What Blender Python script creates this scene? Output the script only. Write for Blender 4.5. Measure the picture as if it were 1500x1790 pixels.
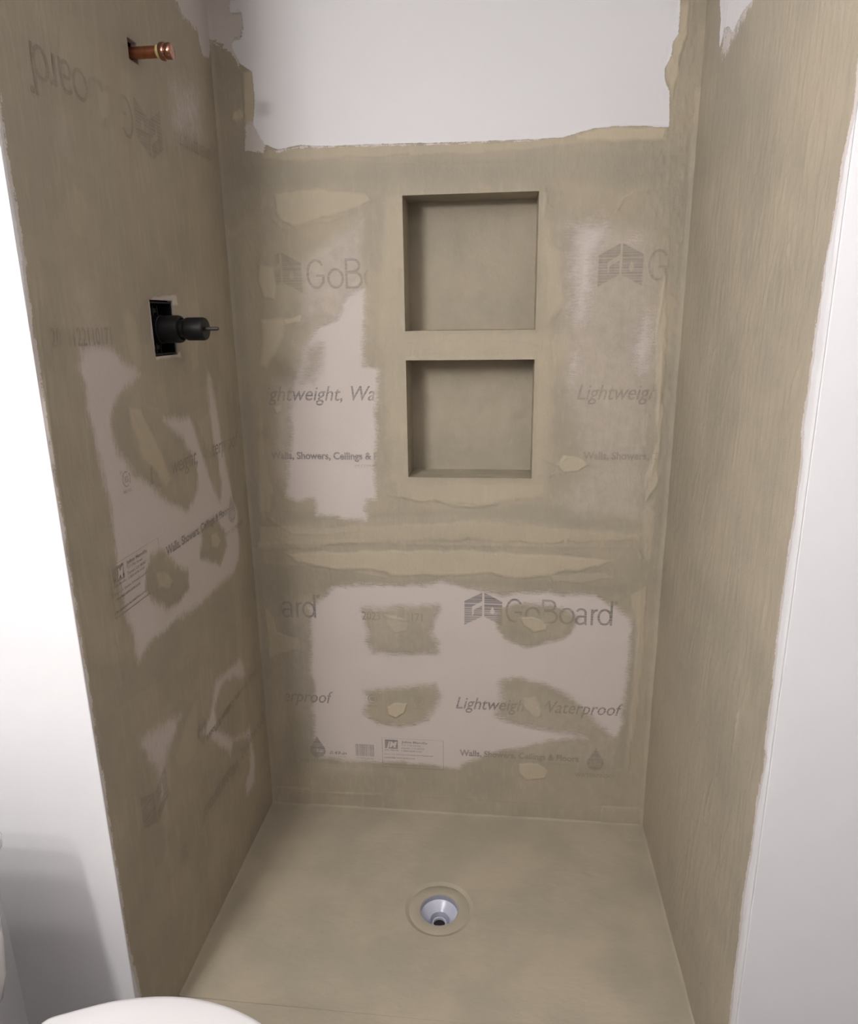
import bpy, bmesh, math, random
import numpy as np
from mathutils import Matrix, Vector

for _o in list(bpy.data.objects): bpy.data.objects.remove(_o)
S = bpy.context.scene
C = S.collection
random.seed(4); np.random.seed(4)

# ------------------------------------------------------------------ camera
F, CX, CY = 1226.3, 750.0, 895.0
YAW, PITCH, ROLL = -0.1121, 0.2671, -0.0136
CAM = np.array([0.7664, -1.9618, 1.5669])
fw = np.array([math.sin(YAW)*math.cos(PITCH), math.cos(YAW)*math.cos(PITCH), -math.sin(PITCH)])
_r = np.cross(fw, [0, 0, 1]); _r /= np.linalg.norm(_r); _u = np.cross(_r, fw)
RT = math.cos(ROLL)*_r + math.sin(ROLL)*_u
UP = -math.sin(ROLL)*_r + math.cos(ROLL)*_u
cd = bpy.data.cameras.new('camera'); cam = bpy.data.objects.new('camera', cd); C.objects.link(cam)
cd.sensor_fit = 'HORIZONTAL'; cd.sensor_width = 36; cd.lens = 36*F/1500; cd.clip_start = .02
m = Matrix.Identity(4)
for i in range(3):
    m[i][0] = RT[i]; m[i][1] = UP[i]; m[i][2] = -fw[i]; m[i][3] = CAM[i]
cam.matrix_world = m
S.camera = cam

# ------------------------------------------------------------------ light and exposure
S.view_settings.view_transform = 'Standard'; S.view_settings.look = 'None'
S.view_settings.gamma = 1; S.view_settings.use_curve_mapping = False
S.view_settings.exposure = 0.80
w = bpy.data.worlds.new('room_air'); S.world = w; w.use_nodes = True
w.node_tree.nodes['Background'].inputs[0].default_value = (.9, .92, 1, 1)
w.node_tree.nodes['Background'].inputs[1].default_value = .02
LAMP_W, DOWN_W, FILL_W = 8.5, 4.8, 3.2
for k, (x, y, z) in enumerate([(-.185, -1.58, 2.10), (-.185, -1.88, 2.10), (-.185, -2.18, 2.10), (-.185, -2.48, 2.10)]):
    l = bpy.data.lights.new('vanity_bulb', 'POINT'); l.energy = LAMP_W; l.shadow_soft_size = .04
    l.color = (1, .965, .945)
    o = bpy.data.objects.new('vanity_bulb', l); o.location = (x, y, z); C.objects.link(o)
    # the open underside of the bulb's glass shade throws more light downwards
    l = bpy.data.lights.new('vanity_shade_opening', 'SPOT'); l.energy = DOWN_W; l.shadow_soft_size = .04
    l.spot_size = math.pi; l.spot_blend = 1; l.color = (1, .965, .945)
    o = bpy.data.objects.new('vanity_shade_opening', l); o.location = (x, y, z); C.objects.link(o)
l = bpy.data.lights.new('ceiling_fill', 'AREA'); l.energy = FILL_W; l.shape = 'DISK'; l.size = .8; l.color = (.97, .97, 1)  # added fill under the ceiling to lift the left wall, no known fixture
o = bpy.data.objects.new('ceiling_fill', l); o.location = (1.42, -1.5, 2.41); C.objects.link(o)

# ------------------------------------------------------------------ dimensions (metres)
W, D = 1.22, 0.871            # shower width, depth of the side walls
NX0, NX1 = .487, .8393        # recesses in the back wall
NZ = [(1.5383, 1.8803), (1.1305, 1.4602)]
ND = .1175
CEIL = 2.44
CURB_Y = -.711
FLOOR_Z = -.03
LEFT_X, RIGHT_X, REAR_Y = -.262, 1.95, -3.3
VH = (-.464, -.357, 1.497, 1.617)      # hole round the valve: y0,y1,z0,z1
PH = (-.434, -.397, 2.082, 2.121)      # hole round the pipe

def ray(px, axis, val):
    """point where the sight line of a photo position meets a wall plane"""
    px = np.atleast_2d(np.asarray(px, float))
    d = fw + ((px[:, 0:1]-CX)/F)*RT - ((px[:, 1:2]-CY)/F)*UP
    t = (val-CAM[axis])/d[:, axis]
    return CAM + t[:, None]*d
PLANES = {'back': (1, 0., 0, 2), 'left': (0, 0., 1, 2), 'right': (0, W, 1, 2)}
def uv(wall, pts):
    ax, val, a, b = PLANES[wall]
    p = ray(pts, ax, val)
    return p[:, [a, b]]

# ------------------------------------------------------------------ 2-D fields that say where the coat, paint and bare board are
def sdf(poly, U, V):
    """signed distance to a polygon, positive inside"""
    d = np.full(U.shape, 1e9); s = np.zeros(U.shape, bool)
    n = len(poly)
    for i in range(n):
        ax, ay = poly[i]; bx, by = poly[(i+1) % n]
        ex, ey = bx-ax, by-ay; L = ex*ex+ey*ey+1e-12
        t = np.clip(((U-ax)*ex+(V-ay)*ey)/L, 0, 1)
        d = np.minimum(d, (U-ax-t*ex)**2+(V-ay-t*ey)**2)
        c = (ay > V) != (by > V)
        xi = ax+(V-ay)*ex/(ey if abs(ey) > 1e-12 else 1e-12)
        s ^= c & (U < xi)
    return np.where(s, 1, -1)*np.sqrt(d)
def polydist(line, U, V):
    d = np.full(U.shape, 1e9)
    for (ax, ay), (bx, by) in zip(line[:-1], line[1:]):
        ex, ey = bx-ax, by-ay; L = ex*ex+ey*ey+1e-12
        t = np.clip(((U-ax)*ex+(V-ay)*ey)/L, 0, 1)
        d = np.minimum(d, (U-ax-t*ex)**2+(V-ay-t*ey)**2)
    return np.sqrt(d)
_lat = np.random.RandomState(7).rand(256, 256)
def vnoise(U, V, sc, seed=0):
    x = U*sc+seed*17.3+100; y = V*sc+seed*9.1+100
    xi = np.floor(x).astype(int); yi = np.floor(y).astype(int); fx = x-xi; fy = y-yi
    fx = fx*fx*(3-2*fx); fy = fy*fy*(3-2*fy)
    g = lambda a, b: _lat[a % 256, b % 256]
    return (g(xi, yi)*(1-fx)+g(xi+1, yi)*fx)*(1-fy)+(g(xi, yi+1)*(1-fx)+g(xi+1, yi+1)*fx)*fy

# (field, points in the photo, softness in metres, strength, add/cut)
PAINTS = {'back': [], 'left': [], 'right': []}
def P(wall, field, pts, soft=.012, val=1., op='+'):
    PAINTS[wall].append((field, uv(wall, pts), soft, val, op))
FIELDS = ('bare', 'thin', 'cream', 'dark', 'mud', 'paint', 'thick')
def fields(wall, U, V):
    out = {f: np.zeros(U.shape) for f in FIELDS}
    wob = (vnoise(U, V, 22, 1)-.5)*.012+(vnoise(U, V, 60, 2)-.5)*.006
    for f, poly, soft, val, op in PAINTS[wall]:
        x0, y0 = poly.min(0)-.09; x1, y1 = poly.max(0)+.09
        sel = (U > x0) & (U < x1) & (V > y0) & (V < y1)
        if not sel.any(): continue
        sd = sdf(poly, U[sel], V[sel])+wob[sel]*min(1., soft/.010)*({'paint': .25, 'mud': .45}.get(f, 1))
        if f == 'bare': soft = soft*1.55
        mk = np.clip(.5+sd/(2*soft), 0, 1)*val
        out[f][sel] = np.maximum(out[f][sel], mk) if op == '+' else np.minimum(out[f][sel], 1-mk)
    return out

# ---- back wall
B = lambda *a, **k: P('back', *a, **k)
B('paint', [(412, -150), (410, 0), (398, 14), (424, 34), (427, 57), (403, 62), (405, 84), (420, 112), (441, 126), (445, 175), (443, 218), (462, 252), (486, 262), (522, 254), (575, 256), (633, 253), (700, 251), (760, 250), (850, 247), (940, 243), (985, 240), (1014, 231), (1040, 224), (1074, 221), (1120, 220), (1170, 223),
            (1171, 160), (1163, 141), (1162, 120), (1174, 98), (1176, 74), (1186, 60), (1190, 0), (1194, -150)], .003)
B('mud', [(350, -150), (350, 84), (372, 79), (392, 86), (405, 92), (418, 120), (423, 60), (440, 35), (425, -150)], .006)
B('mud', [(429, 216), (446, 212), (466, 250), (460, 266), (429, 264)], .005)
B('mud', [(468, 262), (486, 262), (522, 254), (633, 253), (760, 250), (940, 243), (940, 246), (760, 254), (633, 257), (522, 260), (486, 267)], .004, .7)
B('cream', [(422, 124), (443, 124), (446, 175), (444, 218), (428, 215)], .005)
B('cream', [(405, 195), (418, 190), (424, 205), (414, 215), (404, 210)], .005)
B('cream', [(455, 266), (520, 256), (640, 252), (760, 248), (935, 243), (1000, 236), (1045, 222), (1110, 220), (1168, 222), (1166, 244), (1080, 246), (960, 256), (860, 268), (740, 272), (620, 276), (520, 282), (460, 280)], .006, .62)
B('cream', [(1005, 234), (1045, 223), (1110, 220), (1168, 222), (1160, 242), (1080, 246), (1010, 246)], .006, 1)
B('cream', [(1186, 0), (1206, 0), (1203, 60), (1190, 95), (1186, 130), (1175, 180), (1171, 150), (1164, 138), (1166, 110), (1177, 92), (1178, 70), (1187, 55)], .005, .9)
B('dark', [(400, 284), (700, 280), (1000, 262), (1190, 262), (1190, 300), (1100, 330), (1000, 322), (830, 318), (600, 322), (470, 330), (400, 340)], .02, .8)
B('dark', [(1165, 330), (1224, 300), (1212, 420), (1196, 560), (1180, 760), (1160, 960), (1140, 960), (1165, 700), (1176, 520)], .012, .8)
B('dark', [(392, 420), (425, 400), (432, 560), (442, 700), (455, 860), (470, 1100), (478, 1300), (470, 1390), (458, 1300), (440, 960), (410, 620)], .012, .7)
B('cream', [(478, 338), (560, 330), (640, 335), (652, 352), (628, 362), (580, 376), (545, 390), (512, 398), (492, 388), (480, 372)], .006, .72)
B('cream', [(452, 462), (478, 466), (484, 500), (478, 522), (462, 520), (450, 492)], .005, .8)
B('cream', [(455, 560), (496, 556), (494, 590), (482, 622), (466, 648), (452, 640), (458, 600)], .008, .9)
B('cream', [(494, 558), (528, 550), (526, 562), (498, 568)], .004, .9)
B('cream', [(448, 700), (462, 720), (466, 800), (478, 850), (475, 900), (450, 900), (446, 800)], .012, .6)
B('cream', [(478, 712), (492, 706), (492, 720), (482, 724)], .003, .9)
# frame of thick coat round the recesses
B('cream', [(668, 330), (960, 322), (978, 420), (972, 560), (978, 700), (968, 872), (690, 878), (672, 840), (664, 640), (650, 600), (655, 440)], .03, .58)
B('cream', [(955, 590), (1000, 560), (1010, 600), (985, 640), (960, 650)], .02, .6)
B('cream', [(985, 795), (1018, 800), (1028, 812), (1010, 824), (985, 828), (975, 812)], .004, .85)
B('cream', [(948, 400), (985, 440), (988, 540), (960, 560), (948, 520)], .016, .75)
B('cream', [(700, 586), (940, 584), (945, 624), (705, 624)], .012, .62)
B('cream', [(705, 842), (960, 842), (950, 868), (880, 880), (800, 884), (720, 876)], .012, .7)
B('cream', [(1146, 560), (1162, 480), (1168, 560), (1160, 700), (1150, 850), (1128, 880), (1128, 840), (1148, 770)], .006, .8)
B('cream', [(1120, 890), (1150, 860), (1148, 960), (1135, 1000), (1118, 960)], .012, .6)
B('cream', [(1102, 1040), (1132, 1020), (1128, 1120), (1118, 1230), (1108, 1300), (1100, 1290), (1108, 1180), (1112, 1100)], .007, .72)
B('cream', [(450, 918), (560, 922), (700, 914), (830, 908), (1000, 922), (1125, 930), (1125, 948), (980, 952), (800, 946), (640, 952), (500, 962), (448, 960)], .010, .62)
B('cream', [(500, 968), (640, 962), (820, 962), (1000, 972), (1080, 980), (1000, 1000), (900, 1012), (860, 1004), (760, 1006), (680, 1010), (672, 1000), (600, 996), (520, 985)], .007, .85)
B('cream', [(960, 1005), (1060, 1000), (1080, 1012), (1020, 1020), (965, 1018)], .006, .5)
B('dark', [(455, 985), (520, 990), (640, 1003), (680, 1015), (820, 1012), (1000, 1018), (1100, 1020), (1095, 1040), (900, 1028), (760, 1020), (600, 1018), (530, 1045), (480, 1060), (455, 1040)], .014, .7)
B('dark', [(940, 880), (1100, 905), (1130, 915), (1125, 930), (1000, 925), (850, 905), (700, 905), (540, 915), (480, 915), (500, 890), (660, 895)], .014, .75)
B('cream', [(462, 1060), (478, 1080), (486, 1105), (524, 1115), (526, 1135), (506, 1140), (470, 1150)], .005, .6)
B('dark', [(486, 1040), (520, 1030), (535, 1080), (540, 1180), (545, 1300), (560, 1330), (500, 1340), (498, 1240), (500, 1150), (530, 1135), (490, 1110)], .012, .8)
B('dark', [(1090, 1095), (1112, 1080), (1108, 1200), (1096, 1300), (1092, 1345), (1070, 1345), (1080, 1295), (1093, 1200)], .006, .75)
# bare board: left column
B('bare', [(590, 560), (606, 520), (636, 505), (637, 560), (637, 640), (660, 648), (659, 760), (657, 835), (655, 870), (643, 874), (640, 906), (600, 905), (555, 898), (549, 872), (520, 878), (503, 868), (506, 830), (507, 760), (506, 720), (516, 668), (536, 610), (556, 570)], .012)
B('bare', [(530, 612), (564, 600), (566, 640), (548, 672), (525, 670)], .016, .75, '-')
B('thin', [(520, 470), (545, 445), (636, 380), (637, 560), (600, 560), (530, 560)], .02, .75)
B('thin', [(476, 700), (505, 640), (540, 560), (600, 520), (620, 600), (520, 700), (510, 860), (478, 830)], .02, .6)
# right column
B('bare', [(996, 388), (1030, 384), (1066, 386), (1068, 420), (1050, 450), (1046, 500), (1040, 520), (1032, 560), (1020, 578), (1000, 570), (993, 540), (992, 460)], .026, .74)
B('bare', [(1098, 405), (1122, 402), (1128, 424), (1108, 436), (1084, 428)], .02, .66)
B('bare', [(1118, 548), (1146, 540), (1143, 610), (1134, 660), (1116, 668), (1102, 640), (1100, 610)], .022, .72)
B('bare', [(1000, 612), (1020, 600), (1012, 640), (1004, 680), (995, 684), (993, 640)], .016, .66)
B('thin', [(990, 392), (1140, 400), (1148, 470), (1150, 560), (1142, 700), (1132, 800), (1126, 905), (1000, 900), (985, 870), (1030, 815), (1010, 780), (990, 700), (988, 500)], .03, .58)
# bottom board
B('bare', [(582, 1028), (620, 1020), (700, 1022), (780, 1018), (815, 1028), (880, 1038), (960, 1036), (1040, 1040), (1080, 1062), (1104, 1088), (1102, 1140), (1098, 1200), (1090, 1250), (1082, 1288), (1050, 1296), (1000, 1290), (955, 1296), (925, 1306), (870, 1312), (850, 1322), (800, 1342), (740, 1336), (660, 1330), (600, 1328), (560, 1322), (551, 1290), (548, 1240), (545, 1170), (540, 1100), (540, 1060)], .013)
B('bare', [(636, 1066), (700, 1060), (765, 1062), (760, 1082), (752, 1105), (766, 1122), (762, 1140), (700, 1142), (655, 1140), (640, 1122), (648, 1110), (640, 1090)], .016, 1, '-')
B('bare', [(640, 1208), (690, 1200), (760, 1196), (766, 1215), (757, 1240), (745, 1258), (700, 1270), (660, 1266), (638, 1245), (648, 1225)], .016, 1, '-')
B('bare', [(872, 1062), (920, 1058), (980, 1062), (1008, 1082), (996, 1108), (960, 1124), (930, 1129), (902, 1127), (880, 1116), (872, 1095)], .012, 1, '-')
B('bare', [(878, 1194), (900, 1186), (940, 1192), (990, 1212), (1010, 1235), (1035, 1258), (1072, 1290), (1040, 1302), (1000, 1280), (940, 1272), (900, 1264), (868, 1250), (880, 1225)], .018, 1, '-')
B('bare', [(812, 1334), (840, 1326), (900, 1322), (960, 1300), (1010, 1288), (1090, 1290), (1090, 1360), (800, 1360)], .014, 1, '-')
B('thin', [(640, 1060), (765, 1060), (765, 1140), (640, 1140)], .03, .35)
B('thin', [(870, 1200), (1060, 1250), (1080, 1340), (900, 1330), (870, 1260)], .03, .35)
B('thin', [(500, 1050), (545, 1045), (548, 1330), (700, 1350), (560, 1350), (505, 1200)], .02, .4)
B('cream', [(672, 1074), (694, 1076), (714, 1084), (712, 1104), (692, 1106), (674, 1094)], .006, .62)
B('cream', [(676, 1236), (690, 1228), (712, 1230), (708, 1246), (692, 1256), (678, 1250)], .003, 1)
B('cream', [(908, 1080), (930, 1078), (960, 1090), (956, 1102), (934, 1106), (920, 1096)], .005, .85)
B('cream', [(914, 1220), (936, 1218), (944, 1236), (948, 1252), (934, 1256), (920, 1240)], .006, .8)
B('cream', [(906, 1336), (940, 1334), (958, 1346), (954, 1362), (920, 1364), (908, 1352)], .004, .85)
for q in ([(900, 1078), (958, 1076), (962, 1104), (915, 1110)], [(912, 1214), (950, 1214), (956, 1262), (918, 1262)],
          [(664, 1068), (716, 1068), (716, 1090), (664, 1092)], [(440, 1025), (490, 1025), (494, 1105), (440, 1105)], [(440, 1195), (500, 1195), (500, 1245), (440, 1245)],
          [(640, 440), (700, 440), (700, 520), (640, 520)], [(655, 660), (700, 660), (700, 840), (655, 840)],
          [(1172, 420), (1220, 420), (1220, 520), (1172, 520)], [(1142, 660), (1220, 660), (1220, 820), (1138, 820)],
          [(1100, 1320), (1200, 1320), (1200, 1370), (1065, 1370)], [(440, 660), (470, 660), (468, 720), (440, 720)],
          [(440, 440), (482, 440), (484, 530), (440, 530)], [(440, 780), (472, 780), (472, 830), (440, 830)]):
    B('thick', q, .008)

# ---- left wall
L = lambda *a, **k: P('left', *a, **k)
L('mud', [(300, -300), (303, 0), (318, 22), (326, 45), (345, 58), (349, 82), (352, 95), (364, 100), (372, 60), (380, -300)], .005)
L('bare', [(296, 150), (322, 138), (345, 150), (354, 230), (350, 252), (318, 240), (298, 225)], .04, .62)
L('thin', [(292, 135), (352, 150), (360, 262), (300, 240)], .03, .6)
L('thin', [(100, 190), (112, 190), (116, 270), (104, 270)], .02, .5)
L('thin', [(128, 500), (160, 500), (200, 600), (250, 655), (235, 700), (150, 640)], .04, .5)
L('bare', [(136, 606), (165, 600), (196, 612), (222, 634), (244, 655), (226, 672), (206, 690), (196, 712), (190, 745), (206, 790), (235, 828), (268, 856), (300, 880), (326, 890), (345, 860), (346, 830), (338, 800), (318, 770), (292, 742), (286, 734), (330, 728), (350, 790), (372, 850), (384, 878), (386, 840), (372, 770), (362, 700), (361, 648), (368, 660), (380, 730), (392, 800), (402, 850), (414, 900), (416, 975), (404, 1004), (372, 1030), (340, 1062), (300, 1088), (268, 1118), (240, 1158), (232, 1110), (214, 1060), (202, 1000), (196, 930), (188, 870), (176, 810), (162, 750), (146, 690), (138, 650)], .014)
L('bare', [(262, 972), (285, 962), (305, 985), (326, 1000), (328, 1030), (312, 1052), (292, 1068), (272, 1052), (254, 1030), (256, 995)], .012, 1, '-')
L('bare', [(350, 925), (372, 905), (392, 925), (396, 955), (385, 985), (372, 980), (350, 975)], .012, 1, '-')
L('cream', [(225, 712), (245, 716), (268, 760), (285, 800), (300, 838), (290, 852), (270, 826), (248, 800), (240, 770), (228, 740)], .008, .85)
L('cream', [(272, 1000), (292, 998), (304, 1016), (294, 1034), (276, 1026)], .006, .8)
L('cream', [(366, 934), (378, 930), (386, 944), (380, 958), (370, 956)], .005, .8)
L('cream', [(208, 540), (225, 538), (240, 560), (246, 600), (250, 640), (236, 650), (220, 610)], .012, .6)
L('cream', [(170, 155), (192, 158), (190, 190), (182, 212), (170, 200)], .012, .6)
L('cream', [(102, 312), (130, 305), (155, 320), (165, 380), (150, 430), (125, 435), (112, 380)], .03, .45)
L('cream', [(330, 520), (346, 512), (350, 560), (348, 640), (336, 660), (330, 620), (340, 570)], .012, .55)
L('cream', [(342, 735), (366, 720), (372, 800), (360, 790), (352, 760)], .008, .6)
L('cream', [(76, 640), (84, 700), (118, 950), (150, 1180), (185, 1400), (175, 1400), (140, 1180), (104, 950), (72, 700)], .008, .55)
L('cream', [(330, 1240), (345, 1215), (352, 1260), (340, 1320), (318, 1350), (300, 1330)], .02, .6)
L('cream', [(390, 400), (396, 700), (410, 900), (425, 1100), (430, 1290), (422, 1290), (410, 1100), (392, 900), (380, 700), (378, 400)], .01, .45)
L('dark', [(150, 1130), (235, 1160), (300, 1095), (410, 1010), (430, 1050), (340, 1130), (250, 1230), (170, 1260)], .03, .6)
L('dark', [(205, 690), (240, 680), (225, 712), (232, 780), (260, 830), (300, 870), (325, 885), (300, 880), (240, 835), (200, 770)], .01, .7)
L('dark', [(255, 970), (330, 1000), (325, 1060), (290, 1070), (252, 1030)], .02, .7)
L('dark', [(348, 920), (396, 920), (392, 985), (350, 980)], .02, .6)
L('bare', [(242, 1300), (258, 1278), (285, 1262), (318, 1245), (308, 1278), (294, 1310), (286, 1350), (288, 1400), (282, 1405), (272, 1350), (256, 1330)], .014, .72)
L('thin', [(242, 1290), (318, 1245), (300, 1300), (290, 1500), (300, 1520), (270, 1360)], .012, .55)
L('bare', [(420, 1146), (400, 1165), (376, 1190), (368, 1225), (364, 1255), (350, 1280), (372, 1296), (402, 1322), (406, 1298), (436, 1268), (446, 1330), (446, 1372), (430, 1392), (428, 1372), (436, 1340), (434, 1300), (405, 1290), (378, 1270), (376, 1240), (386, 1205), (406, 1185), (420, 1190), (428, 1180)], .013, .76)
L('bare', [(258, 526), (268, 518), (306, 517), (309, 532), (270, 534), (278, 575), (284, 624), (272, 628), (264, 590)], .0035, 1)
L('bare', [(270, 618), (314, 616), (316, 626), (274, 628)], .003, .8)
L('dark', [(241, 545), (258, 518), (262, 560), (264, 590), (250, 605), (244, 570)], .006, 1)
for q in ([(150, 140), (212, 150), (214, 215), (150, 220)], [(268, 780), (300, 780), (300, 850), (268, 850)],
          [(348, 770), (368, 770), (372, 840), (352, 850)], [(256, 970), (325, 990), (325, 1060), (256, 1050)],
          [(100, 560), (126, 560), (126, 625), (100, 625)], [(180, 930), (204, 930), (206, 1000), (184, 1000)]):
    L('thick', q, .01)
# ---- right wall
Rr = lambda *a, **k: P('right', *a, **k)
Rr('paint', [(1259, -260), (1260, 0), (1262, 32), (1260, 60), (1259, 86), (1265, 66), (1268, 50), (1275, 48), (1282, 58), (1291, 39), (1300, 22), (1318, 0), (1345, -60), (1400, -260)], .006)
Rr('mud', [(1256, -100), (1264, 0), (1262, 60), (1262, 110), (1268, 100), (1290, 60), (1318, 10), (1360, -60), (1300, -60)], .014, .7)
for wn in ('left', 'right'):
    # drywall beyond the rough edge of the coat, then the painted corner
    edge = {'left': [(2, 177), (9, 240), (17, 290), (25, 345), (39, 420), (45, 470), (51, 520), (59, 590), (66, 650), (73, 730), (80, 800), (88, 860), (101, 930), (107, 960), (128, 1090), (140, 1160), (160, 1290), (170, 1370), (180, 1420), (190, 1480), (205, 1560), (216, 1610), (226, 1660), (238, 1700), (246, 1735)],
            'right': [(1500, 110), (1492, 190), (1480, 250), (1471, 300), (1455, 400), (1446, 440), (1441, 470), (1437, 510), (1425, 590), (1417, 660), (1405, 740), (1402, 800), (1390, 898), (1373, 1009), (1359, 1121), (1348, 1233), (1338, 1300), (1340, 1318), (1323, 1402), (1313, 1485), (1300, 1569), (1292, 1639), (1282, 1723), (1275, 1790)]}[wn]
    e = uv(wn, edge)
    e[:, 0] = np.clip(e[:, 0], -D+.006, -D+.05)
    if wn == 'left': e[:, 0] = np.minimum(e[:, 0], -D+.028)
    poly = [(-D-.1, e[0, 1]+1.)]+[(e[0, 0], e[0, 1]+1.)]+[tuple(a) for a in e]+[(e[-1, 0], -1), (-D-.1, -1)]
    PAINTS[wn].append(('mud', np.array(poly), .006, 1., '+'))
    PAINTS[wn].append(('paint', np.array([(a-.009 if i not in (0, len(poly)-1) else a, b) for i, (a, b) in enumerate(poly)]), .004, 1., '+'))

# ridges left by the knife: (wall, photo line, width m, height m)
RIDGES = {'back': [], 'left': [], 'right': []}
def ridge(wall, pts, wd=.004, h=.0012):
    RIDGES[wall].append((uv(wall, pts), wd, h))
ridge('back', [(478, 385), (492, 398), (510, 402), (530, 394), (558, 386), (575, 388), (600, 376), (640, 360), (660, 350), (672, 354)], .004, .0012)
ridge('back', [(1130, 338), (1110, 340), (1092, 345), (1084, 358), (1078, 368)], .004, .0014)
ridge('back', [(1000, 366), (1040, 364), (1080, 368)], .005, .001)
ridge('back', [(1148, 590), (1158, 520), (1166, 470), (1170, 420)], .003, .0012)
ridge('back', [(1158, 600), (1156, 660), (1152, 720), (1146, 790), (1140, 830)], .003, .0012)
ridge('back', [(1128, 835), (1130, 850), (1124, 862)], .003, .0012)
ridge('back', [(1110, 950), (1118, 965), (1122, 975)], .004, .0016)
ridge('back', [(1124, 935), (1132, 955)], .004, .0014)
ridge('back', [(445, 953), (600, 948), (800, 953), (1000, 956), (1130, 958)], .006, .0010)
ridge('back', [(450, 985), (560, 990), (640, 1003), (676, 1010)], .004, .0008)
ridge('back', [(680, 866), (700, 868), (735, 876), (760, 872), (790, 884), (830, 886), (870, 880)], .004, .0012)
ridge('back', [(470, 905), (485, 916), (500, 925), (512, 932), (560, 934), (620, 928)], .004, .0010)
ridge('back', [(948, 335), (952, 330), (955, 345), (950, 380)], .004, .0014)
ridge('back', [(945, 800), (958, 808), (972, 812), (990, 800)], .004, .0014)
ridge('back', [(960, 832), (975, 826), (985, 830)], .004, .0012)
ridge('back', [(700, 600), (760, 596), (840, 592), (930, 596)], .005, .0007)
ridge('back', [(672, 1076), (695, 1082), (715, 1084)], .004, .0014)
ridge('back', [(545, 1385), (800, 1394), (1050, 1412)], .004, .0010)
ridge('back', [(1120, 1030), (1116, 1130), (1106, 1230), (1098, 1345)], .004, .0012)
ridge('back', [(455, 290), (560, 282), (700, 284), (780, 288), (900, 284)], .004, .0010)
ridge('back', [(1036, 840), (1060, 846)], .003, .001)
ridge('back', [(503, 452), (515, 470), (520, 486)], .003, .0006)
ridge('left', [(228, 720), (252, 772), (270, 812), (290, 850), (312, 875)], .004, .0008)
ridge('left', [(60, 480), (80, 700), (110, 900), (150, 1150), (190, 1380)], .004, .0008)
ridge('left', [(200, 1130), (206, 1160), (212, 1190)], .006, .0016)
ridge('left', [(204, 1110), (208, 1140)], .004, .0012)
ridge('left', [(245, 700), (280, 716), (330, 716), (352, 704)], .006, .0010)
ridge('left', [(205, 1238), (230, 1218), (280, 1190), (330, 1150)], .006, .0008)
ridge('right', [(1390, 400), (1380, 440), (1386, 480)], .006, .0010)
rb_ = random.Random(5)
for k in range(46):
    if k % 2: x, z = rb_.choice([rb_.uniform(.40, .475), rb_.uniform(.855, .93)]), rb_.uniform(1.08, 1.95)
    else: x, z = rb_.uniform(.05, 1.12), rb_.choice([rb_.uniform(1.0, 1.1), rb_.uniform(1.9, 1.99), rb_.uniform(.84, .92), rb_.uniform(1.47, 1.53)])
    ln, a = rb_.uniform(.012, .05), rb_.uniform(0, 6.28)
    RIDGES['back'].append((np.array([(x+ln*t*math.cos(a+t*.8)+.002*rb_.random(), z+ln*t*math.sin(a+t*.8)) for t in (0, .25, .5, .75, 1)]), .0022, rb_.uniform(.0004, .0011)))
rr_ = random.Random(11)
for k in range(110):
    y = rr_.uniform(-.82, -.25); z = rr_.uniform(.05, 1.75); ln = rr_.uniform(.03, .13); a = rr_.uniform(-.35, .1)
    RIDGES['right'].append((np.array([(y, z), (y+math.sin(a)*ln*.5, z+ln*.5), (y+math.sin(a*1.3)*ln, z+ln)]), rr_.uniform(.0025, .005), rr_.uniform(.0005, .0015)))

def height(wall, U, V, f):
    h = (vnoise(U, V, 9, 3)-.5)*.0010
    if wall == 'right': h += (vnoise(U+V*.12, V*.3, 55, 4)-.5)*.0008+(vnoise(U-V*.2, V*.5, 90, 16)-.5)*.0006+np.clip(vnoise(U, V*.3, 130, 14)-.62, 0, 1)*.0028*np.clip(vnoise(U, V, 5, 15)*2-.6, 0, 1)
    elif wall == 'back': h += (vnoise(U, V, 45, 5)-.5)*.0004+np.clip(vnoise(U, V*.5, 110, 12)-.5, 0, 1)*.0028*np.clip((U-1.105)/.03, 0, 1)*np.clip((V-.85)/.2, .25, 1)
    else: h += (vnoise(U, V, 45, 5)-.5)*.0003
    coat = 1-np.clip(f['bare']*1.4-.2, 0, 1)
    h += np.where(coat > .5, 1, coat*2)*(vnoise(U, V, 120, 6)-.5)*.0002
    s = np.clip((f['cream']-.3)*3.2, 0, 1); h += s*.0007
    for line, wd, hh in RIDGES[wall]:
        d = polydist(line, U, V)
        h += hh*np.exp(-(d/wd)**2)*(.5+vnoise(U, V, 90, 8))
    if wall == 'back':
        # lip of thick coat round each recess, joint strip in the corners, upstand of the tray
        for z0, z1 in NZ:
            sd = sdf(np.array([(NX0, z0), (NX1, z0), (NX1, z1), (NX0, z1)]), U, V)
            h += .0016*np.exp(-(sd/.007)**2)*(.6+.8*vnoise(U, V, 50, 9))
        h += .003*np.clip(1-U/.010, 0, 1)+.004*np.clip(1-(W-U)/.012, 0, 1)*(V < 2.1)
        h += .0022*np.clip((.135-U)/.004, 0, 1)*np.clip((.062-V)/.004, 0, 1)
        h += .0022*np.clip((U-1.088)/.004, 0, 1)*np.clip((.062-V)/.004, 0, 1)
        h += .0008*np.clip((.052-V)/.004, 0, 1)
    return h

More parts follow.
